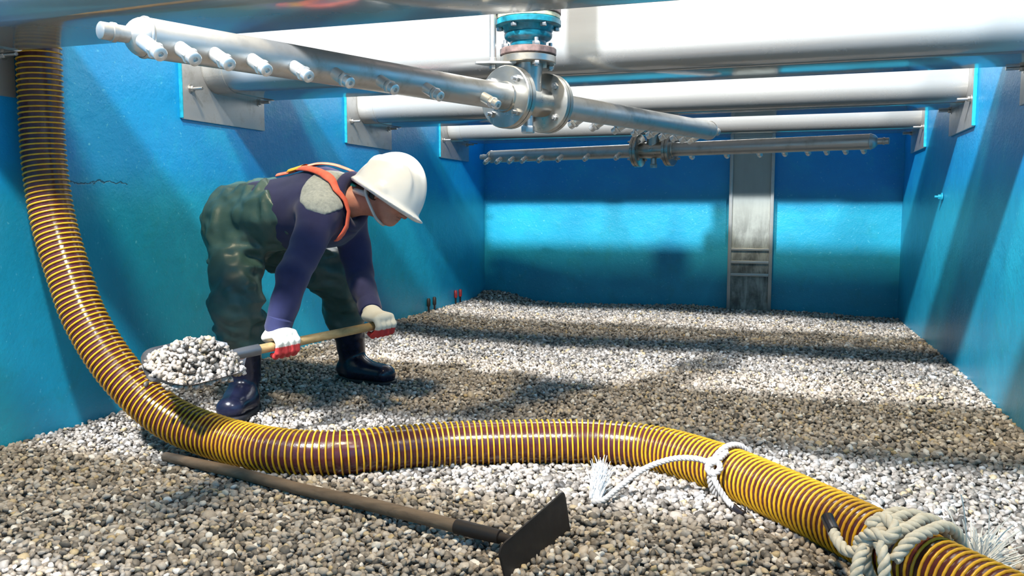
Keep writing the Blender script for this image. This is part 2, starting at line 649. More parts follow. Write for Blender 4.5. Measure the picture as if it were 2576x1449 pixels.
def bulk(name, P, S, Rm, tone, mat, parent, sub):
    """joins thousands of small stones into one mesh with a per-stone tone"""
    shapes = [pebble_shape(s, rng) for s in [sub] * 7]
    kind = rng.integers(0, 7, len(P))
    VV, FFs, TT, off = [], [], [], 0
    for k in range(7):
        idx = np.nonzero(kind == k)[0]
        if len(idx) == 0:
            continue
        v, f = shapes[k]
        vv = np.einsum('nij,vj->nvi', Rm[idx], v) * S[idx][:, None, None] + P[idx][:, None, :]
        VV.append(vv.reshape(-1, 3))
        nv = len(v)
        ff = f[None] + (np.arange(len(idx)) * nv)[:, None, None] + off
        FFs.append(ff.reshape(-1, 3))
        TT.append(np.repeat(tone[idx], nv))
        off += nv * len(idx)
    VV, FFs, TT = np.vstack(VV), np.vstack(FFs), np.concatenate(TT)
    me = bpy.data.meshes.new(name)
    me.vertices.add(len(VV))
    me.vertices.foreach_set('co', VV.astype(np.float32).ravel())
    me.loops.add(FFs.size)
    me.loops.foreach_set('vertex_index', FFs.astype(np.int32).ravel())
    me.polygons.add(len(FFs))
    me.polygons.foreach_set('loop_start', np.arange(0, FFs.size, 3, dtype=np.int32))
    me.polygons.foreach_set('use_smooth', np.ones(len(FFs), bool))
    me.update(calc_edges=True)
    at = me.attributes.new('tone', 'FLOAT', 'POINT')
    at.data.foreach_set('value', TT.astype(np.float32))
    me.materials.append(mat)
    o = bpy.data.objects.new(name, me)
    COL.objects.link(o)
    if parent:
        o.parent = parent
    return o


def scatter(y0, y1, sp):
    xs = np.arange(XL + 0.004, XR - 0.004, sp)
    ys = np.arange(y0, y1, sp)
    A, B = np.meshgrid(xs, ys)
    A = (A + np.where(np.arange(len(ys)) % 2, sp / 2, 0)[:, None]).ravel()
    B = B.ravel()
    A = A + rng.uniform(-0.42, 0.42, A.size) * sp
    B = B + rng.uniform(-0.42, 0.42, B.size) * sp
    A = np.clip(A, XL + 0.006, XR - 0.006)
    B = np.clip(B, y0, YB - 0.006)
    s = sp * 0.60 * np.exp(rng.normal(0, 0.22, A.size))
    z = ground(A, B) + rng.uniform(-0.3, 0.55, A.size) * sp
    return np.stack([A, B, z], 1), s


zones = [(1.25, 3.0, 0.0152), (3.0, 4.4, 0.0170), (4.4, YB - 0.005, 0.0195), (YF + 0.02, 1.25, 0.034)]
cam_v = np.array([0, 0, H_CAM])
Fv = np.array([-math.sin(YAW) * math.cos(PITCH), math.cos(YAW) * math.cos(PITCH), -math.sin(PITCH)])
Rv = np.array([math.cos(YAW), math.sin(YAW), 0])
Uv = np.cross(Rv, Fv)
pp, ss = [], []
for y0, y1, sp in zones:
    a, b = scatter(y0, y1, sp)
    pp.append(a)
    ss.append(b)
P, S = np.vstack(pp), np.concatenate(ss)
Rm = rand_rot(len(P), rng)
tone = rng.uniform(0, 1, len(P))
dc = P - cam_v
dep = dc @ Fv
sx, sy = (dc @ Rv) / dep, (dc @ Uv) / dep
inview = (dep > 0.3) & (np.abs(sx) < 0.613) & (sy > -0.340) & (sy < 0.35)
high = P[:, 2] - ground(P[:, 0], P[:, 1]) > 0.003
score = np.where(inview & high, S / np.maximum(dep, 0.1), 0)
top = np.argsort(-score)[:300]
is_top = np.zeros(len(P), bool)
is_top[top] = True
near = (~is_top) & inview & (dep < 3.05)
mid = (~is_top) & (~near)
o = bulk('gravel', P[near], S[near], Rm[near], tone[near], M['peb'], floor, 2)
tag(o, kind='stuff')
o = bulk('gravel', P[mid], S[mid], Rm[mid], tone[mid], M['peb'], floor, 1)
tag(o, kind='stuff')
peb_meshes = []
for k in range(10):
    v, f = pebble_shape(2, rng)
    me = bpy.data.meshes.new('pebble')
    me.from_pydata(v.tolist(), [], f.tolist())
    me.polygons.foreach_set('use_smooth', [True] * len(me.polygons))
    me.materials.append(M['peb1'])
    peb_meshes.append(me)
for n, i in enumerate(top):
    o = bpy.data.objects.new('pebble', peb_meshes[n % 10])
    m4 = Matrix(Rm[i].tolist()).to_4x4()
    o.matrix_world = Matrix.Translation(P[i].tolist()) @ m4 @ Matrix.Scale(float(S[i]), 4)
    COL.objects.link(o)
    o.parent = floor

# ------------------------------------------------------------------ wash troughs
TW0, TW1, TH, TR = 0.13, 0.555, 0.385, 0.11


def trough_profile(y0, y1, zb, h, r, n=8):
    rf = 0.35 * r
    q = [(y0, zb + h)]
    for k in range(n + 1):
        a = math.pi + k / n * math.pi / 2
        q.append((y0 + r + r * math.cos(a), zb + r + r * math.sin(a)))
    for k in range(n + 1):
        a = 1.5 * math.pi + k / n * math.pi / 2
        q.append((y1 - rf + rf * math.cos(a), zb + rf + rf * math.sin(a)))
    q.append((y1, zb + h))
    return q


def channel(x0, x1, y0, y1, zb, h, r, th):
    out = trough_profile(y0, y1, zb, h, r)
    inn = trough_profile(y0 + th, y1 - th, zb + th, h - th, r - th)
    loop = out + inn[::-1]
    n = len(loop)
    nseg = 2
    vs, fs = [], []
    for i in range(nseg + 1):
        x = x0 + (x1 - x0) * i / nseg
        vs += [(x, a, b) for a, b in loop]
    for i in range(nseg):
        for k in range(n):
            k2 = (k + 1) % n
            fs.append((i * n + k, (i + 1) * n + k, (i + 1) * n + k2, i * n + k2))
    m = len(out)
    for i in (0, nseg):
        for k in range(m - 1):
            a, b, c, d = k, k + 1, n - 2 - k, n - 1 - k
            q = (i * n + a, i * n + b, i * n + c, i * n + d)
            fs.append(q if i == 0 else q[::-1])
    return vs, fs


def plate_with_fit(root, side, y):
    """end plate bolted to the wall, with a bead of sealant along its near edge"""
    x = XL if side < 0 else XR
    s = -side
    p = MB().box((min(x + s * 0.001, x + s * 0.013), y, ZB), (max(x + s * 0.001, x + s * 0.013), y + 0.60, ZB + 0.56), 0.003).build('end_plate', M['plate'], root)
    q = MB()
    q.box((min(x, x + s * 0.017), y - 0.008, ZB + 0.004), (max(x, x + s * 0.017), y - 0.001, ZB + 0.56), 0.003)
    q.build('sealant_bead', M['sealant'], p)
    for dy in (0.055, 0.555):
        b = MB()
        a = np.array((x + s * 0.012, y + dy, ZB + 0.135))
        ax = (s, 0, 0)
        b.lathe(a, ax, [(0, 0.019), (0.004, 0.019)], 20)
        hexnut(b, a + np.array(ax) * 0.004, ax, 0.0135, 0.013)
        b.cyl(a + np.array(ax) * 0.012, a + np.array(ax) * 0.062, 0.0072, 12, 0.001)
        b.build('anchor_bolt', M['bolt'], p)


TL = ['stainless wash trough nearest overhead, its mirror underside reflecting the worker',
      'broad bright white stainless trough directly behind the blue swivel joint',
      'stainless wash trough in the middle, second bracket from the left on the blue wall',
      'farthest and narrowest looking stainless trough just above the small distant spray arm',
      'unseen stainless trough added above the camera to shade the foreground gravel']
for k in range(5):
    y = Y1 + (k - 1) * DY if k < 4 else 0.44  # the last one is an unseen extra, added to shade the foreground gravel
    root = empty('wash_trough', (0.5 * (XL + XR), y + 0.33, ZT), TL[k], 'trough', 'steel wash troughs across the tank')
    inv = Matrix.Translation(-root.location)
    kids = []
    v, f = channel(XL + 0.0135, XR - 0.0135, y + TW0, y + TW1, ZT, TH, TR, 0.006)
    MBB = MB().add(v, f)
    kids.append(MBB.build('channel', M['trough'], root, True, 35))
    v, f = channel(XL + 0.0135, XL + 0.115, y + TW0 - 0.003, y + TW1 + 0.003, ZT - 0.003, TH, TR + 0.003, 0.0028)
    kids.append(MB().add(v, f).build('end_sleeve', M['trough'], root, True, 35))
    for side in (-1, 1):
        plate_with_fit(root, side, y)
    for c in root.children:
        c.matrix_parent_inverse = inv
    if k == 0:
        root.location.z -= 0.013              # the near trough hangs a touch lower

# ------------------------------------------------------------------ rotating spray arms and their swivel joints
ZA = 1.187


def spray_arm(c, ang, half, label, near_s, far_s):
    """c: hub centre, ang: direction of the far half of the arm in plan"""
    c = np.array(c)
    root = empty('spray_arm', c, label, 'spray arm', 'rotating surface wash arms')
    u = np.array((math.cos(ang), math.sin(ang), 0))
    w = np.array((u[1], -u[0], 0))          # to the right of u
    z = np.array((0, 0, 1.0))
    o = np.zeros(3)
    # tee body: barrel along the arm, neck up to the joint
    t = MB()
    t.lathe(o - u * 0.115, u, [(0, 0.046), (0.03, 0.050), (0.115, 0.056), (0.20, 0.050), (0.23, 0.046)], 32)
    t.lathe(o, z, [(0, 0.05), (0.07, 0.047), (0.125, 0.052)], 28)
    t.build('tee', M['flange'], root)
    d = MB().cyl(-z * 0.03, -z * 0.105, 0.019, 16, 0.003)
    hexnut(d, -z * 0.088, -z, 0.024, 0.024)
    d.build('drain_plug', M['bolt'], root)
    tf = MB().lathe(z * 0.124, z, [(0, 0.094), (0.003, 0.097), (0.023, 0.097), (0.026, 0.094)], 48)
    tf.build('top_flange', M['flange'], root)
    for sgn in (-1, 1):
        ax = u * sgn
        fl = MB()
        fl.lathe(o + ax * 0.088, ax, [(0, 0.101), (0.003, 0.105), (0.021, 0.105)], 48)
        fi = fl.build('flange', M['flange'], root)
        fl = MB()
        fl.lathe(o + ax * 0.112, ax, [(0, 0.105), (0.016, 0.105), (0.019, 0.102), (0.0195, 0.052), (0.026, 0.049)], 48)
        fo = fl.build('flange', M['flange'], root)
        g = MB().lathe(o + ax * 0.1085, ax, [(0, 0.1025), (0.004, 0.1025)], 40)
        g.build('gasket', M['gasket'], fo)
        for q in range(4):
            an = math.pi / 4 + q * math.pi / 2
            off = (math.cos(an) * w + math.sin(an) * z) * 0.078
            b = MB()
            hexnut(b, o + off + ax * 0.130, ax, 0.0125, 0.012)
            b.cyl(o + off + ax * 0.07, o + off + ax * 0.158, 0.0062, 10)
            hexnut(b, o + off + ax * 0.075, ax, 0.0125, 0.012)
            b.build('flange_bolt', M['bolt'], fo)
        # arm pipe with a domed end
        L = half[0] if sgn < 0 else half[1]
        r = 0.044
        p = MB()
        prof = [(0.135, r), (L - 0.045, r)] + [(L - 0.045 + 0.045 * math.sin(a), max(r * math.cos(a), 0.004)) for a in np.linspace(0.2, 1.5, 8)]
        p.lathe(o, ax, prof, 40)
        pipe = p.build('arm_pipe', M['pipe'], root)
        wl = MB()
        wl.lathe(o + ax * (L - 0.047), ax, [(0, r), (0.003, r + 0.0022), (0.007, r + 0.0022), (0.010, r)], 40, False)
        wl.build('weld_bead', M['pipe'], pipe)
        e = MB()
        e.lathe(o + ax * (L - 0.008), ax, [(0, 0.018), (0.030, 0.018), (0.031, 0.021), (0.040, 0.021), (0.041, 0.0185), (0.062, 0.0185), (0.064, 0.016)], 24)
        e.build('end_nozzle', M['pipe'], pipe)
        # nozzles along the trailing side, pointing down and outward
        nd = (w * (-sgn) * 0.89 - z * 0.456)
        for s in (near_s if sgn < 0 else far_s):
            s = abs(s)
            a = o + ax * s + nd * 0.030
            nb = MB()
            nb.lathe(a, nd, [(0, 0.0165), (0.048, 0.0165), (0.0485, 0.013), (0.052, 0.013)], 20)
            hexnut(nb, a + nd * 0.050, nd, 0.0192, 0.013)
            nb.lathe(a + nd * 0.062, nd, [(0, 0.0155), (0.018, 0.0155), (0.020, 0.013), (0.0202, 0.006), (0.012, 0.005)], 20)
            nb.build('nozzle', M['nozzle'], pipe)
    return root


def swivel_joint(c, label, rod):
    c = np.array(c, float)
    root = empty('swivel_joint', c, label, 'swivel joint', 'blue swivel joints above the spray arms')
    z = np.array((0, 0, 1.0))
    b = MB().lathe((0, 0, 0.152), z, [(0, 0.095), (0.003, 0.098), (0.021, 0.098), (0.024, 0.094)], 48)
    b.build('lower_flange', M['rustflange'], root)
    h = MB().lathe((0, 0, 0.175), z, [(0, 0.050), (0.004, 0.058), (0.012, 0.062), (0.024, 0.063), (0.028, 0.067), (0.033, 0.078), (0.040, 0.083),
                                      (0.050, 0.084), (0.054, 0.081), (0.060, 0.085), (0.072, 0.089), (0.078, 0.092)], 48)
    h.build('housing', M['bluepaint'], root)
    t = MB().lathe((0, 0, 0.250), z, [(0, 0.108), (0.003, 0.114), (0.019, 0.114), (0.022, 0.110)], 48)
    t.build('upper_flange', M['bluepaint'], root)
    t = MB().lathe((0, 0, 0.2725), z, [(0, 0.109), (0.002, 0.111), (0.014, 0.111), (0.016, 0.108)], 48)
    t.build('joint_ring', M['creamflange'], root)
    t = MB().lathe((0, 0, 0.289), z, [(0, 0.110), (0.003, 0.114), (0.022, 0.114), (0.03, 0.06), (0.05, 0.057), (0.75, 0.057)], 40)
    t.build('supply_pipe', M['rustflange'], root)
    for q in range(4):
        an = math.pi * (0.20 + q * 0.5)
        off = np.array((math.cos(an), math.sin(an), 0)) * 0.083
        k = MB()
        hexnut(k, off + z * 0.112, z, 0.0135, 0.012)
        hexnut(k, off + z * 0.176, z, 0.0135, 0.013)
        k.cyl(off + z * 0.106, off + z * 0.202, 0.0072, 12, 0.001)
        k.build('flange_bolt', M['bolt'], root)
    for q in range(6):
        an = math.pi * (0.1 + q / 3)
        off = np.array((math.cos(an), math.sin(an), 0)) * 0.099
        k = MB()
        hexnut(k, off + z * 0.238, z, 0.011, 0.012)
        k.build('flange_bolt', M['bolt'], root)
    if rod:
        e = np.array(rod)
        a = MB()
        n = e / np.linalg.norm(e)
        s = np.array((-n[1], n[0], 0))
        v = [n * 0.06 + s * 0.05, n * 0.06 - s * 0.05, n * 0.15 - s * 0.03, n * 0.19 - s * 0.008, n * 0.19 + s * 0.008, n * 0.15 + s * 0.03]
        zt_, zb_ = 0.124, 0.117
        vv = [(*q[:2], zt_) for q in v] + [(*q[:2], zb_) for q in v]
        a.add(vv, [(0, 1, 2, 3, 4, 5), (11, 10, 9, 8, 7, 6)] + [(i, i + 6, (i + 1) % 6 + 6, (i + 1) % 6) for i in range(6)])
        a.build('lug_plate', M['pipe'], root, False)
        r = MB()
        r.cyl((*e[:2], 0.130), (*e[:2], 0.50), 0.0115, 20)
        r.lathe((*e[:2], 0.1245), z, [(0, 0.0135), (0.014, 0.0135), (0.016, 0.0115)], 20)
        hexnut(r, np.array((*e[:2], 0.102)), z, 0.0125, 0.014)
        r.build('vent_tube', M['pipe'], root)
    return root


C1 = (-0.862, 2.842, ZA)
C2 = (-0.808, 5.464, ZA)
spray_arm(C1, math.atan2(2.722, 1.033), (1.43, 1.47), 'large steel spray arm slanting across the foreground with bright angled nozzles', [-1.405, -1.325, -1.240, -1.140, -1.018, -0.886, -0.727, -0.546, -0.284], (0.40, 0.55, 0.72, 0.88, 1.01, 1.13, 1.24, 1.33, 1.41))
spray_arm(C2, math.atan2(-0.249, 0.969), (1.30, 1.345), 'small distant spray arm hanging in front of the dark blue back wall', [-1.255, -1.156, -1.051, -0.945, -0.809, -0.658, -0.453, -0.225], (0.225, 0.453, 0.658, 0.809, 0.945, 1.051, 1.156, 1.255))
swivel_joint(C1, 'chipped blue swivel joint hanging below the nearest trough', (-0.104, -0.075, 0))
swivel_joint(C2, 'far swivel joint above the small distant spray arm', None)

# ------------------------------------------------------------------ column on the back wall
col = empty('ladder_column', (-0.245, YB - 0.08, 0), 'stained pale steel column with rungs standing at the back wall', 'column')
cy0, cy1 = YB - 0.10, YB - 0.002
for x0, x1 in ((-0.412, -0.385), (-0.100, -0.073)):
    MB().box((x0 + 0.245, cy0 - col.location.y, -0.05), (x1 + 0.245, cy1 - col.location.y, 2.1), 0.004).build('side_rail', M['rail'], col)
MB().box((-0.385 + 0.245, cy0 + 0.022 - col.location.y, -0.05), (-0.100 + 0.245, cy0 + 0.034 - col.location.y, 2.1)).build('panel', M['column'], col, False)
for zz, h in ((0.492, 0.010), (0.392, 0.012), (0.292, 0.012)):
    MB().box((-0.386 + 0.245, cy0 - 0.004 - col.location.y, zz - h), (-0.099 + 0.245, cy0 + 0.024 - col.location.y, zz + h), 0.004).build('rung', M['rail'], col)

# ------------------------------------------------------------------ suction hose
HOSE = [(-2.418, 2.262, 2.35), (-2.418, 2.262, 1.75), (-2.418, 2.258, 1.426), (-2.416, 2.252, 1.112), (-2.404, 2.245, 0.939), (-2.368, 2.235, 0.764),
        (-2.298, 2.22, 0.590), (-2.218, 2.206, 0.432), (-2.082, 2.200, 0.266), (-1.906, 2.205, 0.134), (-1.689, 2.203, 0.076), (-1.45, 2.165, 0.068),
        (-1.27, 2.20, 0.068), (-1.123, 2.305, 0.068), (-0.966, 2.41, 0.068), (-0.732, 2.51, 0.068), (-0.548, 2.562, 0.068), (-0.356, 2.548, 0.068),
        (-0.166, 2.424, 0.068), (0.001, 2.247, 0.068), (0.138, 2.08, 0.068), (0.252, 1.934, 0.068), (0.348, 1.811, 0.066), (0.46, 1.66, 0.066), (0.60, 1.45, 0.066)]
hp, hl = resample(catmull(HOSE, 16), step=0.012)
v, f = sweep(hp, 0.0665, 32)
hose = tag(link('suction_hose', v, f, M['tube']), 'maroon suction hose with yellow spiral ribs curving over the gravel', 'hose')
pitch = 0.0182
turns = hl / pitch
nper = 26
hh, _ = resample(catmull(HOSE, 16), n=int(turns * nper))
T, U, W = frames(hh)
an = np.arange(len(hh)) / nper * 2 * math.pi
RH = 0.0685
rad_dir = np.cos(an)[:, None] * U + np.sin(an)[:, None] * W
helix = hh + rad_dir * RH
cs = [(-0.0028, -0.0015), (-0.0024, 0.0020), (0.0, 0.0034), (0.0024, 0.0020), (0.0028, -0.0015)]
vv = np.concatenate([(helix + T * a + rad_dir * b)[:, None, :] for a, b in cs], 1).reshape(-1, 3)
i = np.arange(len(hh) - 1)[:, None]
k = np.arange(4)[None, :]
ff = np.stack([i * 5 + k, i * 5 + k + 1, (i + 1) * 5 + k + 1, (i + 1) * 5 + k], -1).reshape(-1, 4)
link('spiral_rib', vv, ff, M['rib'], hose)


# ------------------------------------------------------------------ ropes
def rope_mesh(path, R, pitch, seg=8, step=0.004):
    P0, L = resample(catmull(path, 14), step=step)
    T, U, W = frames(P0)
    s = np.linspace(0, L, len(P0))
    mb = MB()
    for q in range(3):
        a = 2 * math.pi * (s / pitch + q / 3)
        c = P0 + (np.cos(a)[:, None] * U + np.sin(a)[:, None] * W) * R * 0.5
        mb.sweep(c, R * 0.56, seg)
    return mb


def unit_(v):
    return v / np.linalg.norm(v)


def tuft(base, direction, n, length, r, spread, seed, curl=0.3):
    g = np.random.default_rng(seed)
    mb = MB()
    d0 = np.array(direction, float)
    d0 /= np.linalg.norm(d0)
    for _ in range(n):
        d = d0 + g.normal(0, spread, 3)
        d /= np.linalg.norm(d)
        c = g.normal(0, curl, 3)
        L = length * g.uniform(0.5, 1.1)
        t = np.linspace(0, 1, 9)[:, None]
        e = np.cross(d, unit_(g.normal(size=3)))
        p = np.array(base) + g.normal(0, 0.006, 3) + d * t * L + c * (t ** 2) * L * 0.5 + e * np.sin(t * g.uniform(4, 9) + g.uniform(0, 6)) * 0.008 * t
        p[:, 2] = np.maximum(p[:, 2], 0.006)
        mb.sweep(p, np.linspace(r, r * 0.5, 9), 4)
    return mb


# rope tied round the middle of the hose
def ring(i_s, R, turns_=1.0, tilt=0.0, a0=0.0, n=40):
    i0 = int(np.argmin(np.linalg.norm(hp - np.array(i_s), axis=1)))
    T, U, W = frames(hp)
    t = T[i0]
    up = np.array((0, 0, 1.0))
    up = up - t * (up @ t)
    up /= np.linalg.norm(up)
    sd = np.cross(t, up)
    out = []
    for q in np.linspace(0, turns_, n):
        a = a0 + q * 2 * math.pi
        out.append(hp[i0] + (np.cos(a) * up + np.sin(a) * sd) * R + t * tilt * (q - 0.5 * turns_))
    return out, t, up, sd


rg, rt, rup, rsd = ring((-0.118, 2.375, 0.068), 0.0785, 1.0, 0.012, math.radians(-60))
rope = empty('tie_rope', (-0.12, 2.37, 0.0), 'thin grey rope tied round the hose with a frayed white end', 'rope')
org = np.array(rope.location)


def put(mb, name, mat, root, **kw):
    o_ = np.array(root.location)
    mb.v = [tuple(np.array(q) - o_) for q in mb.v]
    return mb.build(name, mat, root, True, 60)


put(rope_mesh(rg, 0.0088, 0.038), 'loop', M['rope'], rope)
# which side of the hose faces the camera
cs_ = hp[int(np.argmin(np.linalg.norm(hp - np.array((-0.118, 2.375, 0.068)), axis=1)))]
kn = np.array((-0.165, 2.285, 0.112))
put(rope_mesh([kn + (0.035, 0.055, 0.025), kn + (0.014, 0.01, 0.014), kn + (-0.012, -0.012, 0.0), kn + (0.002, -0.022, -0.018), kn + (0.022, -0.004, -0.004), kn + (0.005, 0.0, 0.016), kn + (-0.018, 0.0, 0.008)], 0.0088, 0.038), 'knot', M['rope'], rope)
put(rope_mesh([kn + (-0.005, 0.0, 0.006), (-0.211, 2.292, 0.125), (-0.277, 2.300, 0.115), (-0.353, 2.288, 0.082), (-0.410, 2.238, 0.042), (-0.447, 2.186, 0.016), (-0.475, 2.172, 0.014)], 0.0085, 0.036), 'long_tail', M['rope'], rope)
put(rope_mesh([kn + (0.0, -0.012, -0.01), (-0.152, 2.256, 0.072), (-0.125, 2.246, 0.036), (-0.100, 2.225, 0.020)], 0.0085, 0.036), 'short_tail', M['rope'], rope)
put(MB().sweep(catmull([(-0.105, 2.232, 0.022), (-0.090, 2.215, 0.016), (-0.075, 2.198, 0.014)], 6), 0.0098, 12), 'tape_end', M['tape'], rope)
put(tuft((-0.466, 2.190, 0.014), (-0.03, 0.50, 0.55), 230, 0.10, 0.0016, 0.095, 3, 0.22), 'frayed_end', M['fray'], rope)['kind'] = 'stuff'

# heavy rope knotted round the near end of the hose
rope2 = empty('mooring_rope', (0.27, 1.86, 0.0), 'thick cream rope knotted round the hose at the lower right corner', 'rope')
R2 = 0.0125
r2a, _, _, _ = ring((0.255, 1.93, 0.068), 0.083, 0.95, 0.03, math.radians(-20))
put(rope_mesh([(0.124, 1.905, 0.105), (0.134, 1.866, 0.096), (0.150, 1.838, 0.090), (0.178, 1.815, 0.108), (0.200, 1.822, 0.138), (0.222, 1.842, 0.152), (0.246, 1.862, 0.150), (0.262, 1.872, 0.140)], R2, 0.055), 'short_tail', M['rope2'], rope2)
put(MB().sweep(catmull([(0.126, 1.900, 0.106), (0.119, 1.925, 0.113), (0.113, 1.945, 0.122)], 6), 0.0138, 14), 'tape_end', M['tape'], rope2)
put(rope_mesh(r2a, R2, 0.055), 'loop', M['rope2'], rope2)
put(rope_mesh([(0.208, 1.808, 0.122), (0.240, 1.815, 0.150), (0.272, 1.845, 0.156), (0.300, 1.885, 0.160), (0.335, 1.915, 0.140), (0.365, 1.940, 0.088), (0.395, 1.955, 0.040)], R2 * 1.1, 0.055), 'long_tail', M['rope2'], rope2)
put(rope_mesh([(0.232, 1.775, 0.108), (0.262, 1.790, 0.146), (0.300, 1.825, 0.157), (0.335, 1.860, 0.158), (0.365, 1.890, 0.132), (0.390, 1.920, 0.066), (0.405, 1.945, 0.034)], R2, 0.055), 'strand', M['rope2'], rope2)
put(rope_mesh([(0.232, 1.858, 0.156), (0.258, 1.888, 0.161), (0.288, 1.918, 0.157), (0.325, 1.945, 0.128), (0.352, 1.960, 0.068), (0.390, 1.968, 0.032)], R2 * 0.95, 0.055), 'strand', M['rope2'], rope2)
put(rope_mesh([(0.178, 1.800, 0.118), (0.165, 1.775, 0.090), (0.160, 1.755, 0.055), (0.165, 1.735, 0.022)], R2, 0.055), 'strand', M['rope2'], rope2)
put(rope_mesh([(0.205, 1.79, 0.135), (0.212, 1.765, 0.11), (0.212, 1.75, 0.07), (0.215, 1.74, 0.03)], R2, 0.055), 'strand', M['rope2'], rope2)
put(rope_mesh([(0.168, 1.838, 0.112), (0.192, 1.806, 0.146), (0.220, 1.792, 0.146), (0.236, 1.815, 0.160), (0.215, 1.845, 0.168), (0.188, 1.838, 0.150)], R2, 0.055), 'knot', M['rope2'], rope2)
put(tuft((0.402, 1.952, 0.034), (0.75, 0.35, 0.40), 320, 0.075, 0.0026, 0.42, 5, 1.1), 'frayed_end', M['fray'], rope2)['kind'] = 'stuff'

# ------------------------------------------------------------------ hoe lying in the foreground
hb = np.array((-0.512, 1.815, 0.050))
h0, h1 = np.array((-1.86, 2.14, 0.02)), np.array((-0.72, 1.836, 0.036))
hoe = empty('draw_hoe', (-0.6, 1.78, 0.0), 'long wooden hoe with dark rectangular blade lying under the hose', 'hoe')
hd = (h1 - h0) / np.linalg.norm(h1 - h0)
put(MB().sweep(np.array([h0, h0 + hd * 0.3, h0 + hd * 0.62, h0 + hd * 0.9, h1]) + np.array([(0, 0, 0), (0, 0, .004), (0, 0, 0), (0, 0, .003), (0, 0, 0)]), [0.0155, 0.017, 0.0165, 0.0175, 0.0165], 20), 'handle', M['woodold'], hoe)
put(MB().lathe(h1 - hd * 0.02, hd, [(0, 0.0185), (0.10, 0.0175), (0.128, 0.0165), (0.130, 0.012), (0.16, 0.010)], 20), 'socket', M['hoe'], hoe)
put(MB().sweep(catmull([h1 + hd * 0.11, h1 + hd * 0.16, hb + np.array((-0.03, 0.0, 0.0))], 6), 0.010, 12), 'neck', M['hoe'], hoe)
bl = MB()
eu = np.array((0.068, 0.345, 0.030))
eu /= np.linalg.norm(eu)
ev = np.array((-0.14, -0.02, 1.0))
ev -= eu * (ev @ eu)
ev /= np.linalg.norm(ev)
en = np.cross(eu, ev)
outl = []
hw, zt_, zb_ = 0.165, 0.048, -0.082
rc = 0.022
for (cx_, cz_, a0) in ((hw - rc, zt_ - rc, 0), (-hw + rc, zt_ - rc, 90)):
    for q in range(6):
        a = math.radians(a0 + q * 18)
        outl.append((cx_ + rc * math.cos(a), cz_ + rc * math.sin(a)))
outl += [(-hw * 0.94, zb_), (hw * 0.97, zb_)]
n = len(outl)
bv = []
for s in (0.0025, -0.0025):
    for a, b in outl:
        bow = 0.018 * (a / hw) ** 2
        bv.append(hb + eu * a + ev * b + en * (s - bow))
bl.add(bv, [tuple(range(n)), tuple(range(2 * n - 1, n - 1, -1))] + [(i, i + n, (i + 1) % n + n, (i + 1) % n) for i in range(n)])
put(bl, 'blade', M['hoe'], hoe)

# ------------------------------------------------------------------ small fittings on the walls
for kx, (yy, zz) in enumerate(((6.30, 0.10), (6.20, 0.10), (5.66, 0.09), (5.77, 0.09))):
    lab = ['right one of the two red-tipped pegs near the back corner', 'left one of the two red-tipped pegs near the back corner',
           'left one of two dark pegs low on the left wall', 'right one of two dark pegs low on the left wall'][kx]
    pg = empty('marker_peg', (XL + 0.012, yy, zz), lab, 'peg', 'wall pegs by the back corner' if kx < 2 else 'wall pegs behind the worker')
    MB().cyl((0, 0, -0.09), (0, 0, 0.055), 0.007, 12, 0.001).build('stem', M['hoe'], pg)
    MB().lathe((0, 0, 0.0), (0, 0, 1), [(0, 0.011), (0.01, 0.014), (0.05, 0.014), (0.06, 0.009)], 14).build('tip', M['peg'] if kx < 2 else M['hoe'], pg)
wb = empty('wall_stud', (XR - 0.004, 5.23, 0.878), 'small painted stud on the right wall below the steel bracket', 'stud')
b = MB()
b.lathe((0, 0, 0), (-1, 0, 0), [(0, 0.022), (0.006, 0.022), (0.008, 0.018)], 20)
b.build('washer', M['sealant'], wb)
b = MB()
hexnut(b, np.array((-0.008, 0, 0)), (-1, 0, 0), 0.014, 0.014)
b.cyl((-0.02, 0, 0), (-0.04, 0, 0), 0.007, 12, 0.001)
b.build('nut', M['sealant'], wb)

# ------------------------------------------------------------------ worker (signed distance field surfaces)


def unit(v):
    v = np.array(v, float)
    return v / np.linalg.norm(v)


def vnoise(p, scale, seed=0):
    q = p * scale
    i0 = np.floor(q).astype(np.int64)
    fr = q - i0
    fr = fr * fr * (3 - 2 * fr)
    out = np.zeros(len(p))
    for dx in (0, 1):
        for dy in (0, 1):
            for dz in (0, 1):
                h = (i0[:, 0] + dx) * 374761393 + (i0[:, 1] + dy) * 668265263 + (i0[:, 2] + dz) * 2147483647 + seed * 1274126177
                h = (h ^ (h >> 13)) * 1274126177
                h = (h ^ (h >> 16)) & 0xFFFF
                wgt = (fr[:, 0] if dx else 1 - fr[:, 0]) * (fr[:, 1] if dy else 1 - fr[:, 1]) * (fr[:, 2] if dz else 1 - fr[:, 2])
                out += wgt * (h / 65535.0)
    return out * 2 - 1


def cap(p, a, b, ra, rb, ax=None, sc=1.0):
    a, b = np.array(a, float), np.array(b, float)
    if ax is not None:
        ax = unit(ax)
        p = p - np.outer((p - a) @ ax, ax) * (1 - sc)
        b = b - ax * ((b - a) @ ax) * (1 - sc)
    ab = b - a
    t = np.clip(((p - a) @ ab) / max(ab @ ab, 1e-9), 0, 1)
    d = np.linalg.norm(p - a - t[:, None] * ab, axis=1)
    return d - (ra + (rb - ra) * t)


def ell(p, c, axes, rad):
    q = (p - np.array(c)) @ np.array(axes).T / np.array(rad)
    k = np.linalg.norm(q, axis=1)
    return (k - 1) * min(rad)


def smin(a, b, k):
    h = np.clip(0.5 + 0.5 * (b - a) / k, 0, 1)
    return b + (a - b) * h - k * h * (1 - h)


def smax(a, b, k):
    return -smin(-a, -b, k)


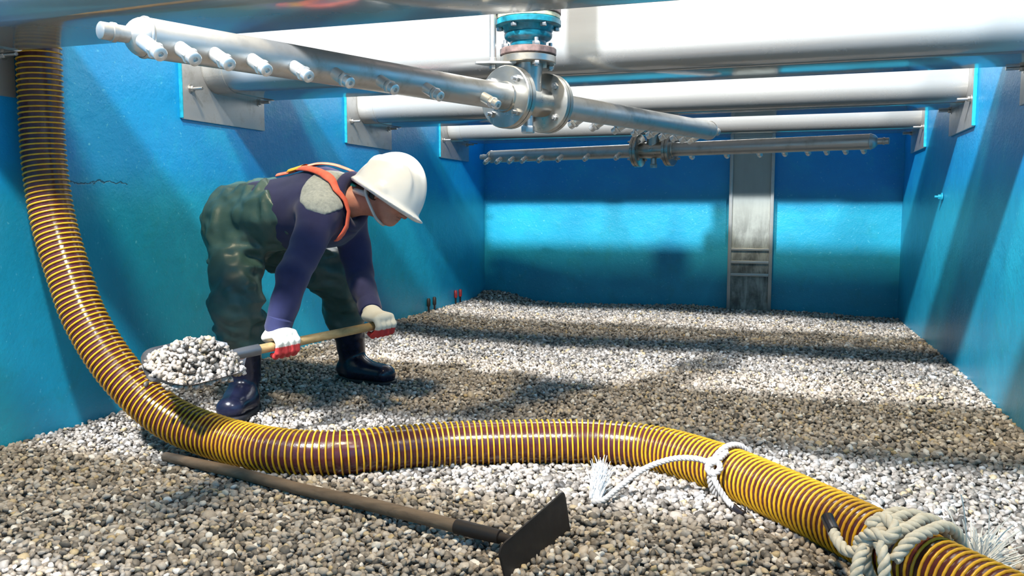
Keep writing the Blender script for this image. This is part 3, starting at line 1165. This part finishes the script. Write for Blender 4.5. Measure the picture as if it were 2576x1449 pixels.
def surfnet(fn, lo, hi, h):
    lo, hi = np.array(lo, float), np.array(hi, float)
    n = np.ceil((hi - lo) / h).astype(int) + 1
    ax = [lo[k] + np.arange(n[k]) * h for k in range(3)]
    G = np.stack(np.meshgrid(*ax, indexing='ij'), -1).reshape(-1, 3)
    D = np.concatenate([fn(G[s:s + 400000]) for s in range(0, len(G), 400000)]).reshape(n)
    ins = D < 0
    cells = n - 1
    cnt = np.zeros(cells, int)
    acc = np.zeros((*cells, 3))
    corners = [(a, b, c) for a in (0, 1) for b in (0, 1) for c in (0, 1)]

    def sub(A, o):
        return A[o[0]:o[0] + cells[0], o[1]:o[1] + cells[1], o[2]:o[2] + cells[2]]
    for c in corners:
        for k in range(3):
            if c[k] == 0:
                d = list(c)
                d[k] = 1
                d0, d1 = sub(D, c), sub(D, d)
                m = (d0 < 0) != (d1 < 0)
                t = np.where(m, d0 / np.where(m, d0 - d1, 1), 0)
                cnt += m
                for q in range(3):
                    acc[..., q] += np.where(m, c[q] + (t if q == k else 0), 0)
    mask = cnt > 0
    idx = -np.ones(cells, int)
    idx[mask] = np.arange(mask.sum())
    ci = np.argwhere(mask)
    V = lo + (ci + acc[mask] / cnt[mask][:, None]) * h
    F = []
    for k in range(3):
        a, b = (k + 1) % 3, (k + 2) % 3
        s0 = [slice(None)] * 3
        s1 = [slice(None)] * 3
        s0[k] = slice(0, -1)
        s1[k] = slice(1, None)
        A, B = ins[tuple(s0)], ins[tuple(s1)]
        e = np.argwhere(A != B)
        e = e[(e[:, a] > 0) & (e[:, b] > 0) & (e[:, a] < cells[a]) & (e[:, b] < cells[b])]
        fl = A[tuple(e.T)]

        def at(da, db):
            q = e.copy()
            q[:, a] -= da
            q[:, b] -= db
            return idx[tuple(q.T)]
        quad = np.stack([at(1, 1), at(0, 1), at(0, 0), at(1, 0)], 1)
        quad[~fl] = quad[~fl][:, ::-1]
        F.append(quad)
    return V, np.vstack(F)


# joints (metres, world)
pelvis, mid, chest, neck = map(np.array, ((-2.124, 2.949, 0.754), (-1.913, 2.927, 0.803), (-1.714, 2.899, 0.831), (-1.584, 2.870, 0.849)))
headc = np.array((-1.420, 2.882, 0.884))
shR, elR, wrR = map(np.array, ((-1.627, 2.730, 0.789), (-1.614, 2.520, 0.584), (-1.668, 2.500, 0.405)))
shL, elL, wrL = map(np.array, ((-1.711, 3.060, 0.843), (-1.645, 3.052, 0.543), (-1.525, 2.905, 0.425)))
haR, haL = np.array((-1.649, 2.481, 0.339)), np.array((-1.468, 2.859, 0.366))
hipR, knR, anR = map(np.array, ((-2.112, 2.880, 0.738), (-1.985, 2.700, 0.452), (-2.050, 2.825, 0.105)))
hipL, knL, anL = map(np.array, ((-2.141, 3.060, 0.715), (-1.880, 3.288, 0.515), (-1.930, 3.485, 0.105)))
toeR = np.array((-2.000, 2.665, 0.042))
toeL = np.array((-1.735, 3.440, 0.042))
lat = unit(shL - shR)
axis = unit(neck - pelvis)
bu = unit(np.cross(axis, lat))             # towards the belly or the back
if bu[2] < 0:
    bu = -bu

# head frame: x forward, y to the left, z up
hf = unit(0.83 * Rv - 0.53 * Uv - 0.16 * Fv)
hu = unit(0.53 * Rv + 0.83 * Uv)
hu = unit(hu - hf * (hu @ hf))
hl_ = np.cross(hu, hf)
HR = np.array((hf, hl_, hu))


def hloc(p):
    return (p - headc) @ HR.T


def hw_(q):
    return headc + np.array(q, float) @ HR


HUP = np.array((0.0, 0.0, 0.022))


def sd_head(p):
    q = hloc(p) - HUP
    E = np.eye(3)
    d = ell(q, (-0.004, 0, -0.010), E, (0.094, 0.074, 0.092))
    d = smin(d, ell(q, (0.028, 0, -0.075), E, (0.062, 0.056, 0.066)), 0.03)
    d = smin(d, ell(q, (0.062, 0, -0.122), E, (0.026, 0.026, 0.020)), 0.03)      # chin
    for s in (-1, 1):
        d = smin(d, ell(q, (0.055, s * 0.036, -0.068), E, (0.026, 0.022, 0.020)), 0.015)   # cheek
        d = smax(d, -ell(q, (0.096, s * 0.031, -0.042), E, (0.018, 0.015, 0.010)), 0.012)  # eye socket
        # ears: flat shell with a rim
        e = ell(q, (-0.008, s * 0.074, -0.056), E, (0.017, 0.009, 0.030))
        e = smax(e, -ell(q, (-0.004, s * 0.083, -0.054), E, (0.010, 0.007, 0.019)), 0.004)
        d = smin(d, e, 0.006)
    d = smin(d, ell(q, (0.088, 0, -0.030), E, (0.014, 0.050, 0.010)), 0.014)       # brow
    d = smin(d, cap(q, (0.092, 0, -0.045), (0.106, 0, -0.078), 0.008, 0.012), 0.010)   # nose
    for s in (-1, 1):
        d = smin(d, ell(q, (0.097, s * 0.011, -0.081), E, (0.009, 0.008, 0.007)), 0.005)
    d = smin(d, ell(q, (0.088, 0, -0.099), E, (0.010, 0.022, 0.0055)), 0.004)      # lips
    d = smin(d, ell(q, (0.086, 0, -0.109), E, (0.010, 0.019, 0.0055)), 0.004)
    d = smax(d, -ell(q, (0.099, 0, -0.104), E, (0.010, 0.022, 0.0016)), 0.003)
    return d


def sd_body(p):
    d = sd_head(p)
    d = smin(d, cap(p, hw_((-0.030, 0, -0.075)), neck - axis * 0.02, 0.052, 0.058), 0.025)
    d = smin(d, cap(p, neck - axis * 0.03, chest, 0.06, 0.105, lat, 0.62), 0.05)
    d = smin(d, cap(p, pelvis, chest, 0.11, 0.105, lat, 0.68), 0.05)
    for s, e, w in ((shR, elR, wrR), (shL, elL, wrL)):
        d = smin(d, cap(p, s, e, 0.052, 0.042), 0.03)
        d = smin(d, cap(p, e, w, 0.040, 0.028), 0.015)
    for h, kn_, a in ((hipR, knR, anR), (hipL, knL, anL)):
        d = smin(d, cap(p, h, kn_, 0.085, 0.062), 0.03)
        d = smin(d, cap(p, kn_, a + (0, 0, 0.03), 0.06, 0.042), 0.02)
    return d


V, F_ = surfnet(sd_body, (-2.34, 2.36, 0.08), (-1.26, 3.62, 1.05), 0.0075)
Vh, Fh = surfnet(lambda p: sd_head(p), headc - 0.16, headc + 0.16, 0.0036)
person = link('person', V, F_, M['skin'])
tag(person, 'bent-over person in white hard hat and green waders shovelling gravel', 'person')
# finer head surface laid over the coarse one belongs to the same body mesh
bmh = bmesh.new()
bmh.from_mesh(person.data)
off = len(bmh.verts)
hv = [bmh.verts.new(q) for q in (Vh).tolist()]
for q in Fh.tolist():
    try:
        fc = bmh.faces.new([hv[i] for i in q])
        fc.smooth = True
    except ValueError:
        pass
bmh.to_mesh(person.data)
bmh.free()
for s in (-1, 1):
    e = MB().lathe(hw_((0.076, s * 0.031, -0.020)), hf, [(0.0, 0.008), (0.004, 0.0105), (0.008, 0.0105), (0.012, 0.007), (0.0135, 0.002)], 16)
    e.build('eye', M['eye'], person)


# --- clothes
def folds(p, amp, seed, ax, k):
    """creases running round the limb: noise stretched across the given axis"""
    ax = unit(ax)
    q = p + np.outer((p @ ax) * (k - 1), ax)
    n1 = vnoise(q, 9, seed)
    n2 = vnoise(q, 19, seed + 1)
    return amp * (np.abs(n1) * 1.2 - 0.4 + 0.5 * n2)


def sd_jacket_raw(p):
    d = cap(p, mid - axis * 0.10, chest - bu * 0.018, 0.138, 0.152, lat, 0.74)
    d = smin(d, cap(p, chest - bu * 0.018, neck - axis * 0.035 - bu * 0.012, 0.140, 0.100, lat, 0.80), 0.05)
    d = smax(d, (p - (neck - axis * 0.005)) @ axis, 0.01)                 # neck opening
    for s, e, w, r in ((shR, elR, wrR, 0.92), (shL, elL, wrL, 0.95)):
        d = smin(d, cap(p, chest * 0.35 + s * 0.65, s, 0.10 * r, 0.085 * r), 0.05)
        d = smin(d, cap(p, s, e, 0.078 * r, 0.061 * r), 0.035)
        d = smin(d, cap(p, e, w - (w - e) * 0.08, 0.060 * r, 0.044 * r), 0.02)
    return d


def sd_jacket(p):
    d = sd_jacket_raw(p) + folds(p, 0.010, 5, axis, 0.6)
    return d


top_n = unit(0.88 * Rv + 0.47 * Uv)
top_p = np.array((-1.885, 2.925, 0.80))


def sd_wader(p):
    d = cap(p, pelvis + axis * 0.02, mid + axis * 0.10, 0.148, 0.150, lat, 0.72)
    d = smin(d, cap(p, pelvis - axis * 0.005 + bu * 0.02, pelvis - bu * 0.03, 0.130, 0.13, lat, 0.75), 0.05)
    d = d + folds(p, 0.020, 23, axis, 1.7) + 0.006 * vnoise(p, 26, 31)
    d = smax(d, (p - top_p) @ top_n + 0.004 * vnoise(p, 8, 3), 0.012)      # bib edge over the jacket
    g = cap(p, hipR, knR, 0.112, 0.092)
    g = smin(g, cap(p, knR, (-2.020, 2.78, 0.33), 0.092, 0.092), 0.03)
    g = smin(g, cap(p, (-2.022, 2.782, 0.34), (-2.040, 2.80, 0.25), 0.098, 0.070), 0.02)
    g = smin(g, smin(cap(p, hipL, knL, 0.122, 0.110), cap(p, knL, (-1.915, 3.40, 0.30), 0.108, 0.082), 0.03), 0.04)
    g = g + folds(p, 0.022, 11, (0.25, 0.1, 1), 1.7) + 0.006 * vnoise(p, 26, 32)
    d = smin(d, g, 0.05)
    return smax(d, 0.235 + 0.01 * vnoise(p, 10, 2) - p[:, 2], 0.01)


V, F_ = surfnet(sd_wader, (-2.40, 2.48, 0.20), (-1.60, 3.54, 1.02), 0.0085)
link('waders', V, F_, M['wader'], person)
V, F_ = surfnet(sd_jacket, (-2.15, 2.36, 0.36), (-1.42, 3.22, 1.04), 0.008)
jacket = link('jacket', V, F_, M['jacket'], person)

# cuffs and collar as sub-parts
nk_ax = unit(hw_((-0.03, 0, -0.07)) - (neck - axis * 0.03))
cl = MB()
pts = []
e1 = unit(np.cross(nk_ax, (0, 0, 1)))
e2 = np.cross(nk_ax, e1)
for q in np.linspace(0, 2 * math.pi, 40):
    pts.append(neck + nk_ax * (0.010 + 0.006 * math.sin(q * 2)) + (e1 * math.cos(q) * 0.090 + e2 * math.sin(q) * 0.094) - bu * 0.012)
cl.sweep(np.array(pts), 0.023, 14)
cl.build('collar', M['collar'], jacket)
for e, w in ((elR, wrR), (elL, wrL)):
    d = unit(w - e)
    MB().lathe(w - d * 0.035, d, [(0, 0.040), (0.008, 0.047), (0.05, 0.046), (0.060, 0.042), (0.061, 0.030)], 24).build('cuff', M['collar'], jacket)


def sd_panel(p):
    d = sd_jacket(p) - 0.004
    c1 = shR * 0.55 + neck * 0.45 + bu * 0.05 + axis * 0.02
    b = np.linalg.norm((p - (np.array(c1))) * np.array((1.15, 0.75, 1.0)), axis=1) - 0.125
    b = b + 0.006 * vnoise(p, 45, 9)
    return smax(smax(d, b, 0.004), -((p - chest) @ bu) - 0.02, 0.004)


V, F_ = surfnet(sd_panel, (-1.85, 2.55, 0.70), (-1.45, 3.05, 1.04), 0.006)
link('shoulder_panel', V, F_, M['panel'], jacket)


def grad(fn, p):
    e = 0.002
    g = np.stack([fn(p + np.eye(3)[k] * e) - fn(p - np.eye(3)[k] * e) for k in range(3)], 1)
    return g / np.linalg.norm(g, axis=1)[:, None]


def sd_top(p):
    return np.minimum(sd_jacket(p) - 0.004, sd_wader(p))


def ribbon(path, width, off, name, mat, parent):
    P0, _ = resample(catmull(path, 10), step=0.012)
    fn = lambda q: sd_jacket_raw(q) - 0.006
    for _ in range(8):
        g = grad(fn, P0)
        P0 = P0 - g * (fn(P0) - off)[:, None]
    T = np.gradient(P0, axis=0)
    T /= np.linalg.norm(T, axis=1)[:, None]
    g = grad(fn, P0)
    sdir = np.cross(T, g)
    sdir /= np.linalg.norm(sdir, axis=1)[:, None]
    vs = []
    for s, o_ in ((-1, -0.004), (-0.5, 0.001), (0, 0.002), (0.5, 0.001), (1, -0.004)):
        q = P0 + sdir * s * width / 2
        for _ in range(3):
            gg = grad(fn, q)
            q = q - gg * (fn(q) - off - o_)[:, None]
        vs.append(q)
    low = vs[::-1]
    allv = vs + [q - g * 0.004 for q in low]
    n = len(P0)
    m = len(allv)
    VV = np.stack(allv, 1).reshape(-1, 3)
    i = np.arange(n - 1)[:, None]
    k = np.arange(m)[None, :]
    k2 = (k + 1) % m
    FF = np.stack([i * m + k, i * m + k2, (i + 1) * m + k2, (i + 1) * m + k], -1).reshape(-1, 4)
    return link(name, VV, FF, mat, parent)


har = empty('harness', (0, 0, 0))
har.parent = person
dpad = mid * 0.35 + chest * 0.65 + bu * 0.15
nb = neck + bu * 0.08
ribbon([mid + bu * 0.16 + axis * 0.03, dpad - axis * 0.06, dpad], 0.040, 0.008, 'strap', M['strap'], har)
ribbon([dpad + axis * 0.01, dpad + axis * 0.05 - lat * 0.045 + bu * 0.02, shR * 0.45 + neck * 0.45 + chest * 0.1 + bu * 0.11, shR * 0.62 + neck * 0.30 + chest * 0.08 + bu * 0.04, shR * 0.70 + neck * 0.2 + chest * 0.1 - lat * 0.05 - bu * 0.03, shR * 0.55 + chest * 0.45 + axis * 0.05 - lat * 0.06 - bu * 0.10], 0.042, 0.013, 'strap', M['strap'], har)
ribbon([dpad + axis * 0.01, dpad + axis * 0.05 + lat * 0.045 + bu * 0.02, shL * 0.45 + neck * 0.55 + bu * 0.11, shL * 0.45 + neck * 0.55 + axis * 0.06], 0.042, 0.013, 'strap', M['strap'], har)
ribbon([dpad - axis * 0.035, dpad + axis * 0.035], 0.062, 0.016, 'back_pad', M['buckle'], har)

# --- boots
fz = np.array((0, 0, 1.0))


def boot(an, toe, topc, name='boot'):
    d = unit((toe - an) * np.array((1, 1, 0)))
    sd_ = np.cross(fz, d)
    heel = np.array((an[0], an[1], 0)) - d * 0.035

    def f(p):
        q = cap(p, topc, an + fz * 0.04, 0.082, 0.066)
        q = smin(q, cap(p, heel + fz * 0.055, heel + d * 0.09 + fz * 0.055, 0.048, 0.052), 0.04)
        q = smin(q, cap(p, heel + d * 0.08 + fz * 0.050, np.array((toe[0], toe[1], 0.046)), 0.056, 0.048, sd_, 0.85), 0.045)
        q = smax(q, 0.016 - p[:, 2], 0.008)
        q = q + 0.004 * np.abs(vnoise(p * np.array((1, 1, 2.2)), 12, 4)) * smoothst(p[:, 2], 0.08, 0.16)
        return q
    lo = np.minimum(np.minimum(heel - 0.12, toe - 0.10), topc - 0.12)
    hi = np.maximum(np.maximum(heel + 0.12, toe + 0.10), topc + 0.12)
    lo[2] = 0.0
    V, F_ = surfnet(f, lo, hi, 0.0068)
    b = link(name, V, F_, M['boot'], person)

    def g(p):
        q = cap(p, heel + fz * 0.01, heel + d * 0.09 + fz * 0.01, 0.050, 0.052)
        q = smin(q, cap(p, heel + d * 0.08 + fz * 0.01, np.array((toe[0], toe[1], 0.01)), 0.054, 0.053, sd_, 0.82), 0.03)
        q = smax(q, p[:, 2] - 0.022, 0.003)
        return smax(q, -0.006 - p[:, 2], 0.003)
    lo[2] = -0.03
    hi[2] = 0.06
    V, F_ = surfnet(g, lo, hi, 0.006)
    link('sole', V, F_, M['sole'], b)
    return b


boot(anR, toeR, np.array((-2.040, 2.790, 0.31)))
boot(anL, toeL, np.array((-1.918, 3.42, 0.33)))

# --- gloves closed round the shovel shaft
shaft_d = unit(haL - haR)


def glove(center, n_dir, wrist, side):
    s = shaft_d
    n = np.array(n_dir, float)
    n = unit(n - s * (n @ s))
    t = np.cross(s, n) * side
    A = np.array((s, t, n))
    c = np.array(center)

    def wpt(q):
        return c + np.array(q, float) @ A
    wl = (wrist - c) @ A.T
    fing = []
    for k, (so, L) in enumerate(((0.036, 0.95), (0.013, 1.05), (-0.010, 1.0), (-0.032, 0.82))):
        fing.append([(so * 1.0, 0.034, 0.034), (so * 1.02, 0.050, 0.010), (so * 1.02, 0.040 * L, -0.022), (so, 0.012 * L, -0.035), (so, -0.010, -0.030)])
    th = [(0.034, -0.022, 0.026), (0.052, -0.036, 0.006), (0.056, -0.030, -0.020), (0.052, -0.006, -0.036)]

    def f(p):
        q = (p - c) @ A.T
        d = cap(q, (0.0, -0.034, 0.034), (0.002, 0.032, 0.036), 0.0215, 0.0205, (1, 0, 0), 0.44)
        d = smin(d, cap(q, (0.0, -0.036, 0.036), wl, 0.030, 0.036), 0.022)
        for fg in fing:
            r = [0.0125, 0.0120, 0.0112, 0.0105, 0.0095]
            df = None
            for i in range(4):
                x = cap(q, fg[i], fg[i + 1], r[i], r[i + 1])
                df = x if df is None else smin(df, x, 0.004)
            d = smin(d, df, 0.005)
        for i in range(3):
            d = smin(d, cap(q, th[i], th[i + 1], 0.0145 - i * 0.0012, 0.0135 - i * 0.0012), 0.006)
        # keep the shaft itself free
        return smax(d, 0.0165 - np.linalg.norm(q[:, 1:], axis=1), 0.003)
    V, F_ = surfnet(f, c - 0.105, c + 0.115, 0.0034)
    o = link('glove', V, F_, M['glove'], person)
    q = (V - c) @ A.T
    palm = np.clip(0.5 - (q[:, 2] + 0.004) * 40, 0, 1)
    at = o.data.attributes.new('palm', 'FLOAT', 'POINT')
    at.data.foreach_set('value', palm.astype(np.float32))
    return o


glove(haR, (-0.10, 0.15, 1.0), wrR, 1)
glove(haL, (0.05, -0.12, 1.0), wrL, 1)

# --- hard hat
hat_c = 0.0


def sd_hat(p):
    q = hloc(p)
    E = np.eye(3)
    d = ell(q, (0.004, 0, -0.035), E, (0.142, 0.120, 0.172))
    d = smin(d, ell(q, (0.005, 0, 0.02), E, (0.11, 0.030, 0.122)), 0.02)      # raised ridge
    inner = ell(q, (0.004, 0, -0.040), E, (0.128, 0.106, 0.158))
    d = smax(d, -0.045 - q[:, 2], 0.004)
    rim = ell(q, (0.006, 0, -0.040), E, (0.150, 0.129, 0.012))
    peak = ell(q, (0.066, 0, -0.046), E, (0.078, 0.100, 0.011))
    d = smin(d, rim, 0.012)
    d = smin(d, peak, 0.012)
    for s in (-1, 1):
        d = smin(d, ell(q, (0.012, s * 0.118, -0.020), E, (0.024, 0.010, 0.022)), 0.008)   # accessory slot
        d = smin(d, ell(q, (-0.01, s * 0.085, 0.055), E, (0.085, 0.012, 0.050)), 0.02)
    return smax(d, -smax(inner, -0.062 - q[:, 2], 0.001), 0.002)


V, F_ = surfnet(sd_hat, headc - 0.22, headc + 0.22, 0.0048)
hat = link('hard_hat', V, F_, M['helmet'], person)
for s in (-1, 1):
    cs2 = MB()
    pts = [hw_(q) for q in ((-0.045, s * 0.100, -0.045), (-0.040, s * 0.088, -0.062), (-0.012, s * 0.080, -0.085), (0.030, s * 0.056, -0.117), (0.048, s * 0.02, -0.126), (0.050, 0, -0.127))]
    cs2.sweep(catmull(pts, 6), 0.0055, 8)
    cs2.build('chin_strap', M['helmetgrey'], hat)
nb2 = MB()
pts = [hw_((-0.096 * math.cos(a) - 0.012, 0.080 * math.sin(a), -0.058 - 0.02 * math.cos(a))) for a in np.linspace(-1.3, 1.3, 20)]
nb2.sweep(np.array(pts), 0.011, 10)
nb2.build('headband', M['helmetgrey'], hat)
MB().box((-0.018, -0.022, -0.016), (0.006, 0.022, 0.016), 0.005, Matrix(HR.T.tolist()), hw_((-0.118, 0, -0.072))).build('ratchet_knob', M['headband'], hat)


def sd_hair(p):
    q = hloc(p)
    d = sd_head(p) - 0.006
    d = smax(d, q[:, 0] + 0.012 - 0.25 * np.maximum(-q[:, 2] - 0.03, 0), 0.006)
    d = smax(d, -0.070 - q[:, 2], 0.006)
    return smax(d, q[:, 2] + 0.02, 0.006)


V, F_ = surfnet(sd_hair, headc - 0.15, headc + 0.12, 0.005)
link('hair', V, F_, M['hair'], person)

# ------------------------------------------------------------------ shovel held by the worker, with its load
sh = empty('shovel', haR - shaft_d * 0.12, 'wooden-handled shovel loaded with gravel in the person\'s gloved hands', 'shovel')
tail = haL + shaft_d * 0.045
ferr = haR - shaft_d * 0.115
put(MB().sweep(np.array([ferr - shaft_d * 0.02, haR, haL, tail - shaft_d * 0.004, tail]), [0.016, 0.0165, 0.016, 0.016, 0.012], 20), 'shaft', M['woodnew'], sh)
put(MB().lathe(ferr + shaft_d * 0.03, -shaft_d, [(0, 0.0195), (0.06, 0.019), (0.10, 0.017), (0.13, 0.013)], 20), 'socket', M['shovel'], sh)
b_org = ferr - shaft_d * 0.055 - fz * 0.012
bd = unit(np.array((-1.800, 2.095, 0.290)) - b_org)
side = unit(np.cross(bd, fz) + np.array((0, 0, 0.38)))
nrm = np.cross(side, bd)
ns, nl = 13, 18
bvt = []
for lay in (0, -0.003):
    for i in range(nl):
        u_ = i / (nl - 1)
        L = u_ * 0.31
        wd = 0.055 + 0.07 * min(1, u_ * 5)
        if u_ > 0.72:
            wd *= math.sqrt(max(0.02, 1 - ((u_ - 0.72) / 0.30) ** 2))
        for j in range(ns):
            w_ = (j / (ns - 1)) * 2 - 1
            dish = 0.030 * w_ ** 2 - 0.022 * math.sin(math.pi * min(1, u_ * 1.1)) * (1 - w_ ** 2)
            bvt.append(b_org + bd * L + side * w_ * wd + nrm * (dish + lay) + nrm * 0.012 * u_)
fc = []
for lay in (0, 1):
    o_ = lay * ns * nl
    for i in range(nl - 1):
        for j in range(ns - 1):
            q = (o_ + i * ns + j, o_ + i * ns + j + 1, o_ + (i + 1) * ns + j + 1, o_ + (i + 1) * ns + j)
            fc.append(q if lay == 0 else q[::-1])
edge = [i * ns for i in range(nl)] + [(nl - 1) * ns + j for j in range(1, ns)] + [i * ns + ns - 1 for i in range(nl - 2, -1, -1)] + [j for j in range(ns - 2, 0, -1)]
m_ = ns * nl
for a_, b_ in zip(edge, edge[1:] + edge[:1]):
    fc.append((a_, b_, b_ + m_, a_ + m_))
put(MB().add(bvt, fc), 'blade', M['shovel'], sh)

ng = 950
uu, ww = rng.uniform(0.10, 0.96, ng), rng.uniform(-1, 1, ng)
wmax = np.where(uu > 0.72, np.sqrt(np.maximum(0.05, 1 - ((uu - 0.72) / 0.30) ** 2)), 1) * 0.115
hgt = 0.088 * np.sin(np.pi * np.clip(uu * 0.95 + 0.03, 0, 1)) * (1 - ww ** 2) + 0.012
lev = rng.uniform(0.0, 1.0, ng) ** 0.6
gp = b_org + np.outer(uu * 0.31, bd) + np.outer(ww * wmax, side) + np.outer(hgt * lev + 0.012 * uu, nrm)
o = bulk('shovelled_gravel', gp, 0.0088 * np.exp(rng.normal(0, 0.2, ng)), rand_rot(ng, rng, 1.0), rng.uniform(0.1, 0.92, ng), M['peb'], None, 2)
tag(o, 'heap of pale pebbles lying on the raised shovel blade', 'gravel', kind='stuff')
FALL = ['highest falling pebble below the shovel tip', 'pebble falling just under the middle of the shovel', 'lower of the pebbles falling below mid shovel',
        'falling pebble nearest the shovel socket', 'pebble slipping over the very tip of the shovel']
for n_, (du, dw, dz) in enumerate(((0.62, 0.9, -0.075), (0.30, 1.05, -0.06), (0.36, 1.02, -0.075), (0.24, 1.1, -0.085), (0.98, 0.2, -0.02))):
    q = b_org + bd * du * 0.31 + side * dw * 0.115 + nrm * dz
    o = bpy.data.objects.new('pebble', peb_meshes[n_ * 2])
    o.location = q
    o.scale = (0.010,) * 3
    o.rotation_euler = (n_, n_ * 2, 1)
    COL.objects.link(o)
    tag(o, FALL[n_], 'pebble', 'pebbles falling off the shovel')
